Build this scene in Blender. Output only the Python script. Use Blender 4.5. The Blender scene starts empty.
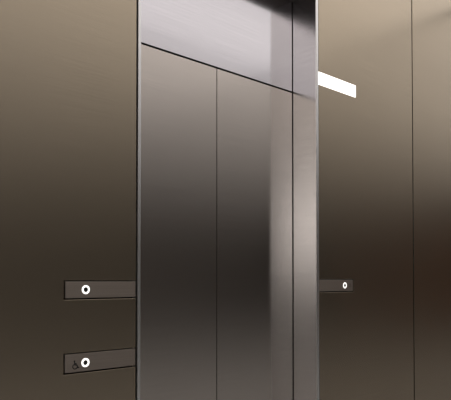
import bpy, bmesh, math
from mathutils import Vector

SC = bpy.context.scene
COL = SC.collection

# ------------------------------------------------------------------ dimensions (metres)
WY = 1.949            # face of the steel lobby wall
REC = 0.157           # depth of the lift entrance
DY = WY + REC         # face of the lift doors
CEIL = 3.25
OPL, OPR = 1.3570, 2.4550      # clear opening
FLL, FLR = 1.3440, 2.4730      # outer edges of the entrance frame
HEAD = 2.136                   # top of doors
SOF = 2.630                    # soffit of the recess
PL, PR = 1.3370, 2.4810        # wall panel edges beside the frame
X0, X1 = -4.6, 18.0
YB = -9.5
WIN = (-4.35, -1.6, 1.50, 2.95)    # unseen window added in the left end wall to brighten the right jamb (y0, y1, z0, z1)


# ------------------------------------------------------------------ materials
def new_mat(name):
    m = bpy.data.materials.new(name); m.use_nodes = True
    nt = m.node_tree
    return m, nt, nt.nodes['Principled BSDF']


def steel(name, col, rough, aniso, streak=0.06, wobble=0.0, tint=None):
    """horizontally brushed metal: grooves run along U of the UV map"""
    m, nt, b = new_mat(name)
    N, L = nt.nodes.new, nt.links.new
    b.inputs['Metallic'].default_value = 1.0
    b.inputs['Roughness'].default_value = rough
    b.inputs['Anisotropic'].default_value = aniso
    b.inputs['Anisotropic Rotation'].default_value = ANROT
    tg = N('ShaderNodeTangent'); tg.direction_type = 'UV_MAP'; tg.uv_map = 'UVMap'
    L(tg.outputs[0], b.inputs['Tangent'])
    uv = N('ShaderNodeUVMap'); uv.uv_map = 'UVMap'
    mp = N('ShaderNodeMapping'); mp.inputs['Scale'].default_value = (2.2, 260, 1)
    L(uv.outputs[0], mp.inputs[0])
    nz = N('ShaderNodeTexNoise'); nz.inputs['Scale'].default_value = 1.0
    nz.inputs['Detail'].default_value = 4
    L(mp.outputs[0], nz.inputs['Vector'])
    mr = N('ShaderNodeMapRange')
    mr.inputs['From Min'].default_value = 0.3; mr.inputs['From Max'].default_value = 0.7
    mr.inputs['To Min'].default_value = 1 - streak; mr.inputs['To Max'].default_value = 1 + streak
    L(nz.outputs['Fac'], mr.inputs['Value'])
    mx = N('ShaderNodeVectorMath'); mx.operation = 'SCALE'
    mx.inputs[0].default_value = col
    L(mr.outputs[0], mx.inputs['Scale'])
    L(mx.outputs[0], b.inputs['Base Color'])
    if wobble:
        mp2 = N('ShaderNodeMapping'); mp2.inputs['Scale'].default_value = (1.0, 0.7, 1)
        L(uv.outputs[0], mp2.inputs[0])
        n2 = N('ShaderNodeTexNoise'); n2.inputs['Scale'].default_value = 1.6; n2.inputs['Detail'].default_value = 1
        L(mp2.outputs[0], n2.inputs['Vector'])
        bp = N('ShaderNodeBump'); bp.inputs['Strength'].default_value = 1.0
        bp.inputs['Distance'].default_value = wobble
        L(n2.outputs['Fac'], bp.inputs['Height']); L(bp.outputs[0], b.inputs['Normal'])
    return m


def plain(name, col, rough=0.6, metal=0.0, noise=0.06, scale=6.0, spec=0.5):
    m, nt, b = new_mat(name)
    N, L = nt.nodes.new, nt.links.new
    b.inputs['Roughness'].default_value = rough
    b.inputs['Metallic'].default_value = metal
    b.inputs['Specular IOR Level'].default_value = spec
    tc = N('ShaderNodeTexCoord')
    nz = N('ShaderNodeTexNoise'); nz.inputs['Scale'].default_value = scale; nz.inputs['Detail'].default_value = 5
    L(tc.outputs['Object'], nz.inputs['Vector'])
    mr = N('ShaderNodeMapRange')
    mr.inputs['To Min'].default_value = 1 - noise; mr.inputs['To Max'].default_value = 1 + noise
    L(nz.outputs['Fac'], mr.inputs['Value'])
    mx = N('ShaderNodeVectorMath'); mx.operation = 'SCALE'
    mx.inputs[0].default_value = col
    L(mr.outputs[0], mx.inputs['Scale']); L(mx.outputs[0], b.inputs['Base Color'])
    return m


def glow(name, col, strength):
    m, nt, b = new_mat(name)
    b.inputs['Base Color'].default_value = (0.8, 0.8, 0.8, 1)
    b.inputs['Emission Color'].default_value = (*col, 1)
    b.inputs['Emission Strength'].default_value = strength
    b.inputs['Roughness'].default_value = 0.4
    return m


ANROT = 0.25
M = {
    'bronze': steel('bronze_brushed_steel', (0.445, 0.368, 0.276), 0.215, 0.85, 0.05, 0.0),
    'steel': steel('satin_brushed_steel', (0.66, 0.635, 0.625), 0.165, 0.78, 0.05, 0.0),
    'door': steel('warm_brushed_door_steel', (0.62, 0.555, 0.505), 0.18, 0.82, 0.05),
    'transom': steel('fine_brushed_transom_steel', (0.66, 0.63, 0.655), 0.13, 0.72, 0.04),
    'trim': steel('frame_brushed_steel', (0.88, 0.865, 0.855), 0.35, 0.0, 0.02),
    'plate': steel('call_plate_steel', (0.42, 0.355, 0.305), 0.42, 0.55, 0.05),
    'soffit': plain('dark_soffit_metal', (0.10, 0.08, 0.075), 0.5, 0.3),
    'dark': plain('dark_gap', (0.026, 0.020, 0.018), 0.8),
    'engrave': plain('engraved_black', (0.015, 0.014, 0.013), 0.6),
    'cap': plain('dark_button_cap', (0.03, 0.028, 0.025), 0.4, 0.3),
    'ring': glow('button_ring_glow', (1.0, 0.97, 0.90), 1.4),
    'lantern': glow('lantern_glow', (1.0, 0.985, 0.96), 1.6),
    'floor': plain('pale_stone_floor', (0.44, 0.445, 0.445), 0.35, 0, 0.12, 3),
    'ceiling': plain('matt_ceiling', (0.72, 0.68, 0.63), 0.8),
    'back': plain('dark_brown_stone', (0.085, 0.062, 0.030), 0.6, 0, 0.2, 2),
    'white': plain('off_white_plaster', (0.30, 0.31, 0.32), 0.8),
    'red': plain('red_brown_panel', (0.70, 0.36, 0.20), 0.5),
    'lamp': glow('reflection_fill_glow', (1.0, 0.965, 0.97), 1.2),
    'spot': glow('downlight_glow', (1.0, 0.93, 0.85), 6.0),
}


# ------------------------------------------------------------------ mesh helpers
def uv_along(bm):
    """U runs along the horizontal of each face so that the brushing is horizontal everywhere"""
    lay = bm.loops.layers.uv.new('UVMap')
    for f in bm.faces:
        n = f.normal
        if abs(n.z) > 0.9: u, v = Vector((1, 0, 0)), Vector((0, 1, 0))
        else:
            u = Vector((-n.y, n.x, 0)).normalized(); v = Vector((0, 0, 1))
        for l in f.loops:
            l[lay].uv = (l.vert.co.dot(u), l.vert.co.dot(v))


def link(name, bm, mat, parent=None, bevel=0.0, segs=2, smooth=False):
    bmesh.ops.recalc_face_normals(bm, faces=bm.faces)
    bm.normal_update()
    if bevel:
        ed = [e for e in bm.edges if len(e.link_faces) == 2 and e.calc_face_angle(0) > 0.6]
        bmesh.ops.bevel(bm, geom=ed, offset=bevel, segments=segs, profile=0.5, affect='EDGES')
        bm.normal_update()
    uv_along(bm)
    me = bpy.data.meshes.new(name); bm.to_mesh(me); bm.free()
    me.materials.append(M[mat])
    if smooth:
        for p in me.polygons: p.use_smooth = True
    o = bpy.data.objects.new(name, me); COL.objects.link(o)
    if parent is not None:
        o.parent = parent
        o.matrix_parent_inverse = parent.matrix_world.inverted() if False else o.matrix_parent_inverse
        o.location = -Vector(parent.location)
    return o


def add_box(bm, x0, x1, y0, y1, z0, z1):
    v = [bm.verts.new(p) for p in ((x0, y0, z0), (x1, y0, z0), (x1, y1, z0), (x0, y1, z0),
                                   (x0, y0, z1), (x1, y0, z1), (x1, y1, z1), (x0, y1, z1))]
    for q in ((0, 3, 2, 1), (4, 5, 6, 7), (0, 1, 5, 4), (1, 2, 6, 5), (2, 3, 7, 6), (3, 0, 4, 7)):
        bm.faces.new([v[i] for i in q])


def box(name, mat, x0, x1, y0, y1, z0, z1, parent=None, bevel=0.0):
    bm = bmesh.new(); add_box(bm, x0, x1, y0, y1, z0, z1)
    return link(name, bm, mat, parent, bevel)


def sheet_with_slots(x0, x1, z0, z1, y0, y1, holes):
    """one solid sheet facing -y with rectangular slots (x0,x1,z0,z1) cut right through it"""
    xs = sorted({x0, x1, *[h[0] for h in holes], *[h[1] for h in holes]})
    zs = sorted({z0, z1, *[h[2] for h in holes], *[h[3] for h in holes]})
    bm = bmesh.new(); V = {}

    def vert(i, j, k):
        if (i, j, k) not in V: V[i, j, k] = bm.verts.new((xs[i], (y0, y1)[k], zs[j]))
        return V[i, j, k]

    def solid(i, j):
        if not (0 <= i < len(xs) - 1 and 0 <= j < len(zs) - 1): return False
        cx, cz = (xs[i] + xs[i + 1]) / 2, (zs[j] + zs[j + 1]) / 2
        return not any(h[0] < cx < h[1] and h[2] < cz < h[3] for h in holes)
    for i in range(len(xs) - 1):
        for j in range(len(zs) - 1):
            if not solid(i, j): continue
            for k in (0, 1):
                bm.faces.new([vert(i, j, k), vert(i + 1, j, k), vert(i + 1, j + 1, k), vert(i, j + 1, k)])
            for di, dj, a, b in ((-1, 0, (i, j), (i, j + 1)), (1, 0, (i + 1, j), (i + 1, j + 1)),
                                 (0, -1, (i, j), (i + 1, j)), (0, 1, (i, j + 1), (i + 1, j + 1))):
                if not solid(i + di, j + dj):
                    bm.faces.new([vert(*a, 0), vert(*b, 0), vert(*b, 1), vert(*a, 1)])
    return bm


def empty(name, loc):
    o = bpy.data.objects.new(name, None); o.location = loc; o.empty_display_size = 0.05
    COL.objects.link(o); return o


def tag(o, label=None, cat=None, group=None, kind=None):
    for k, v in (('label', label), ('category', cat), ('group', group), ('kind', kind)):
        if v: o[k] = v
    return o


# ------------------------------------------------------------------ the setting (room shell)
tag(box('floor', 'floor', X0 - .2, X1 + .2, YB - .2, WY + .6, -0.1, 0), 'pale polished stone lobby floor', 'floor', kind='structure')
tag(box('ceiling', 'ceiling', X0 - .2, X1 + .2, YB - .2, WY + .6, CEIL, CEIL + .1), 'plain matt lobby ceiling', 'ceiling', kind='structure')
tag(box('wall_back', 'back', X0, X1, YB - .1, YB, 0, CEIL), 'dark wall opposite the lift', 'wall', kind='structure')
wl = link('wall_left', sheet_with_slots(YB - .1, WY + .6, 0, CEIL, 0, .1, [(WIN[0], WIN[1], WIN[2], WIN[3])]), 'white')
wl.rotation_euler = (0, 0, math.radians(90)); wl.location = (X0, 0, 0)
tag(wl, 'end wall of the lobby with an added window', 'wall', kind='structure')
wf = link('added_window_1', sheet_with_slots(WIN[0], WIN[1], WIN[2], WIN[3], 0.02, .07,
          [(WIN[0] + .05, (WIN[0] + WIN[1]) / 2 - .025, WIN[2] + .05, WIN[3] - .05), ((WIN[0] + WIN[1]) / 2 + .025, WIN[1] - .05, WIN[2] + .05, WIN[3] - .05)]), 'trim')
wf.rotation_euler = (0, 0, math.radians(90)); wf.location = (X0, 0, 0)
tag(wf, 'unseen steel framed window, added to brighten the right jamb', 'window', kind='structure')
tag(box('wall_right', 'red', X1, X1 + .1, YB - .1, WY + .6, 0, CEIL), 'dark far end wall of the lobby', 'wall', kind='structure')
# dark carrier wall behind the steel cladding, with the door opening in it
PY = WY + 0.030
bm = sheet_with_slots(X0, X1, 0, CEIL, PY + .001, WY + 0.42, [(FLL - .02, FLR + .02, 0, 2.70)])
tag(link('wall_front', bm, 'dark'), 'dark carrier wall behind the steel cladding panels', 'wall', kind='structure')
box('trim_1', 'dark', FLL - .02, FLR + .02, WY + .30, WY + .41, 0.0, 2.70)
tag(bpy.data.objects['trim_1'], 'dark lining of the lift shaft behind the doors', 'lining', kind='structure')

# ------------------------------------------------------------------ steel cladding panels
SL1 = (1.0313, PL, 1.0527, 1.1228)      # slots for the call stations (x0,x1,z0,z1)
SL2 = (1.0313, PL, 0.7870, 0.8622)
SR = (PR, 2.7840, 1.0597, 1.1318)
SLN = (PR, 2.8130, 2.1475, 2.2165)
J = 0.0055


def panel(x0, x1, z0, z1, holes, label):
    o = link('wall_panel', sheet_with_slots(x0, x1, z0, z1, WY, PY, holes), 'bronze', bevel=0.0012)
    return tag(o, label, 'wall panel')


panel(0.405, PL, 0.0, CEIL, [SL1, SL2], 'bronze brushed steel wall panel left of the lift, around two call buttons')
panel(PR, 3.4200, 0.0, CEIL, [SR, SLN], 'bronze brushed steel wall panel right of the lift, with glowing lantern')
panel(3.4315, 4.350, 0.0, CEIL, [], 'bronze brushed steel wall panel at far right beyond the vertical joint')
panel(PL + J, PR - J, SOF + .035, CEIL, [], 'bronze steel wall panel above the lift entrance')
for i, (a, b, s) in enumerate(((-0.535, 0.400, 'first'), (-1.475, -.54, 'second'), (-4.6, -1.48, 'third'))):
    panel(a, b - .0, 0, CEIL, [], 'bronze steel wall panel, %s outside the frame to the left' % s)
for i, (a, b, s) in enumerate(((4.356, 5.29, 'first'), (5.296, 6.23, 'second'), (6.236, 18.0, 'third'))):
    panel(a, b, 0, CEIL, [], 'bronze steel wall panel, %s outside the frame to the right' % s)

# ------------------------------------------------------------------ lift entrance frame
fr = tag(empty('entrance_frame', ((OPL + OPR) / 2, WY, 0)),
         'satin steel entrance frame lining the recess around the lift doors', 'door frame')
FY = WY - 0.0035
box('jamb', 'trim', FLL, OPL, FY, DY + .004, 0.0, SOF + .012, fr, 0.0012)
box('jamb', 'steel', OPR, FLR, FY, DY + .004, 0.0, SOF + .012, fr, 0.0022)
box('edge_highlight', 'trim', OPR + .0030, FLR + .0004, FY - .0012, FY + .012, 0.0, SOF + .012, fr, 0.0035)  # added pale strip, its tone stands in for the jamb's bevel highlight
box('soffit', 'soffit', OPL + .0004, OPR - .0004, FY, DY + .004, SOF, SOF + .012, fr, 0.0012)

# ------------------------------------------------------------------ doors and transom
G = 0.0040
MID = 1.9047
tr = box('transom_panel', 'transom', OPL + .004, OPR - .0050, DY, DY + .035, HEAD + .004, SOF - .001, None, 0.0012)
tag(tr, 'brushed steel transom panel above the two lift door leaves', 'transom panel')
d1 = box('door_1', 'door', OPL + .004, MID - G / 2, DY, DY + .035, 0.006, HEAD - .004, None, 0.0014)
tag(d1, 'left leaf of the brushed steel lift door, beside the left call buttons', 'lift door', kind='structure')
d2 = box('door_2', 'door', MID + G / 2, OPR - .0050, DY, DY + .035, 0.006, HEAD - .004, None, 0.0014)
tag(d2, 'right leaf of the brushed steel lift door, beside the bright jamb', 'lift door', kind='structure')
sill = box('trim_2', 'trim', OPL + .001, OPR - .001, WY, DY + .12, 0.0005, 0.004)
tag(sill, 'steel door sill of the lift', 'sill', kind='structure')


# ------------------------------------------------------------------ call stations
def ring_bm(cx, cz, r0, r1, y0, y1, n=48):
    """annulus facing -y with a softly rounded outer lip"""
    bm = bmesh.new(); rows = []
    prof = [(r0, y1), (r0, y0 + .0006), (r0 + .0006, y0), (r1 - .0008, y0), (r1, y0 + .0008), (r1, y1)]
    for k in range(n):
        a = 2 * math.pi * k / n
        rows.append([bm.verts.new((cx + r * math.cos(a), y, cz + r * math.sin(a))) for r, y in prof])
    for k in range(n):
        A, B = rows[k], rows[(k + 1) % n]
        for j in range(len(prof)):
            q = (j + 1) % len(prof)
            bm.faces.new([A[j], A[q], B[q], B[j]])
    return bm


def disc_bm(cx, cz, r, y0, y1, dish=0.0005, n=40):
    bm = bmesh.new(); prof = [(r, y1), (r, y0 + .0005), (r - .0005, y0), (r * .55, y0 + dish)]
    rows = []
    for k in range(n):
        a = 2 * math.pi * k / n
        rows.append([bm.verts.new((cx + q * math.cos(a), y, cz + q * math.sin(a))) for q, y in prof])
    c = bm.verts.new((cx, y0 + dish, cz)); b = bm.verts.new((cx, y1, cz))
    for k in range(n):
        A, B = rows[k], rows[(k + 1) % n]
        for j in range(3): bm.faces.new([A[j], A[j + 1], B[j + 1], B[j]])
        bm.faces.new([A[3], c, B[3]]); bm.faces.new([A[0], B[0], b])
    return bm


def stroke(bm, pts, w, y0, y1):
    """flat engraved stroke following pts (x,z)"""
    for (ax, az), (bx, bz) in zip(pts, pts[1:]):
        d = Vector((bx - ax, bz - az)); n = Vector((-d.y, d.x)).normalized() * w / 2
        d = d.normalized() * w * .25
        q = [(ax - d.x + n.x, az - d.y + n.y), (bx + d.x + n.x, bz + d.y + n.y),
             (bx + d.x - n.x, bz + d.y - n.y), (ax - d.x - n.x, az - d.y - n.y)]
        f = [bm.verts.new((x, y0, z)) for x, z in q]; g = [bm.verts.new((x, y1, z)) for x, z in q]
        bm.faces.new(f); bm.faces.new(g[::-1])
        for i in range(4): bm.faces.new([f[i], f[(i + 1) % 4], g[(i + 1) % 4], g[i]])


def arc(cx, cz, r, a0, a1, n=18):
    return [(cx + r * math.cos(math.radians(a0 + (a1 - a0) * i / n)),
             cz + r * math.sin(math.radians(a0 + (a1 - a0) * i / n))) for i in range(n + 1)]


def call_station(slot, btn, outer, label, symbol=None):
    """slot = recess in the wall panel; outer = -1 when the free end is on the left"""
    x0, x1, z0, z1 = slot
    bx, bz = btn
    root = tag(empty('call_panel', ((x0 + x1) / 2, WY, z0)), label, 'call button panel', )
    e = 0.0058
    yb = WY + 0.020
    ex0 = x0 + (e if outer < 0 else 0.0005)
    ex1 = x1 - (e if outer > 0 else 0.0005)
    box('back_box', 'dark', x0 + .0003, x1 - .0003, yb, PY + .0005, z0 + .0003, z1 - .0003, root)
    yf = WY + 0.0008
    hole = 0.0175
    plate = box('faceplate', 'plate', ex0, ex1, yf, yb - .0002, z0 + e, z1 - e * .8, root, 0.0010)
    yr = yf - 0.0012
    # button set in the plate: steel bezel, glowing ring, dark cap
    b = link('call_button', disc_bm(bx, bz, 0.0091, yf - .0010, yf + .001), 'cap', root, smooth=False)
    r = link('light_ring', ring_bm(bx, bz, 0.0092, 0.0162, yr, yf + .001), 'ring', b)
    r.location = (0, 0, 0)
    r['label'] = 'glowing white ring'
    if symbol == 'wheelchair':
        cx, cz = bx + outer * 0.0425, bz - 0.0068
        s = 0.0125
        bm = bmesh.new(); y0, y1 = yf - .0003, yf + .0004
        # head
        stroke(bm, [(cx - .15 * s, cz + 1.12 * s), (cx - .15 * s, cz + 1.36 * s)], .42 * s, y0, y1)
        # back, seat, shin and foot
        stroke(bm, [(cx - .12 * s, cz + .92 * s), (cx - .05 * s, cz + .18 * s), (cx + .62 * s, cz + .14 * s),
                    (cx + .98 * s, cz - .72 * s), (cx + 1.3 * s, cz - .60 * s)], .34 * s, y0, y1)
        stroke(bm, [(cx - .08 * s, cz + .56 * s), (cx + .5 * s, cz + .54 * s)], .28 * s, y0, y1)
        # wheel
        stroke(bm, arc(cx + .05 * s, cz - .28 * s, .72 * s, 128, 350), .28 * s, y0, y1)
        link('wheelchair_symbol', bm, 'engrave', root)
    elif symbol == 'mark':
        bm = bmesh.new(); y0, y1 = yf - .0003, yf + .0004
        cx, cz = bx + outer * 0.047, bz + 0.003
        for dz in (0.0035, -0.0075):
            stroke(bm, [(cx - .011, cz + dz), (cx + .009, cz + dz)], .0022, y0, y1)
        o = link('engraved_mark', bm, 'engrave', root)
    return root


call_station(SL1, (1.1189, 1.0885), -1, 'upper steel call button strip left of the lift, at mid height')
call_station(SL2, (1.1189, 0.8233), -1, 'lower steel call button strip left of the lift, with wheelchair symbol', 'wheelchair')
call_station(SR, (2.7036, 1.0962), 1, 'steel call button strip right of the lift, below the glowing lantern', 'mark')

# ------------------------------------------------------------------ hall lantern
ln = tag(empty('hall_lantern', ((SLN[0] + SLN[1]) / 2, WY, SLN[2])),
         'glowing white horizontal lantern strip high on the panel right of the lift', 'wall light')
box('housing', 'dark', SLN[0] + .0003, SLN[1] - .0003, WY + .014, PY + .0005, SLN[2] + .0003, SLN[3] - .0003, ln)
box('diffuser', 'lantern', SLN[0] + .0006, SLN[1] - .0012, WY - .001, WY + .0138, SLN[2] + .0012, SLN[3] - .0012, ln, 0.0010)

# ------------------------------------------------------------------ added ceiling glow panels
# added unseen glow rows, dimmed away from the lift to grade the reflections
ROWS = [(1.45, .86, 1.05), (0.55, .86, .88), (-0.35, .86, .64), (-1.25, .86, .43), (-2.2, .96, .31), (-3.25, 1.06, .225), (-4.7, 1.76, .15), (-7.4, 3.56, .09)]
for ri, (y, dep, st) in enumerate(ROWS):
    for q, dim in enumerate((1.0, .75)):
        M['row%d_%d' % (ri, q)] = glow('reflection_fill_glow', (1.0, 0.965, 0.95), st * dim)
    h = dep / 2 + .02
    first = empty('ceiling_glow_fill', (0, y, CEIL))
    f = link('frame', sheet_with_slots(-2.24, 2.24, -h, h, 0, .02, [(-2.235, 2.235, -h + .005, h - .005)]), 'white', first)
    f.rotation_euler = (math.radians(-90), 0, 0); f.location = (0, 0, -.021)
    g = box('diffuser', 'row%d_0' % ri, -2.234, 2.234, -h + .006, h - .006, -.016, -.001, first); g.location = (0, 0, 0)
    for k in range(4):
        if k == 0: r = first
        else:
            r = first.copy(); COL.objects.link(r)
            for ch in (f, g):
                c = ch.copy(); COL.objects.link(c); c.parent = r
                if ch is g and k >= 2:
                    c.data = g.data.copy(); c.data.materials[0] = M['row%d_1' % ri]
        r.location = (-2.3 + 4.5 * k, y, CEIL)
        tag(r, 'unseen glowing ceiling panel, added to grade the steel reflections', 'ceiling light', 'added ceiling glow panels')

# ------------------------------------------------------------------ world
w = bpy.data.worlds.new('world'); SC.world = w; w.use_nodes = True
w.node_tree.nodes['Background'].inputs[0].default_value = (0.93, 0.95, 0.97, 1)
w.node_tree.nodes['Background'].inputs[1].default_value = 2.5

# ------------------------------------------------------------------ camera
cd = bpy.data.cameras.new('camera'); cam = bpy.data.objects.new('camera', cd); COL.objects.link(cam)
cam.location = (0, 0, 1.12)
TH = math.radians(47.048)
PITCH = math.radians(1.2)
cam.rotation_euler = (math.radians(90) + PITCH, 0, -(math.pi / 2 - TH))
cd.sensor_fit = 'HORIZONTAL'; cd.sensor_width = 36; cd.lens = 36 * 600 / 451
cd.shift_y = (81 - 600 * math.tan(PITCH)) / 451
cd.clip_start = 0.02
SC.camera = cam

vs = SC.view_settings
SC.display_settings.display_device = 'sRGB'
vs.view_transform = 'Standard'; vs.look = 'None'; vs.gamma = 1; vs.use_curve_mapping = False
vs.exposure = 0.0
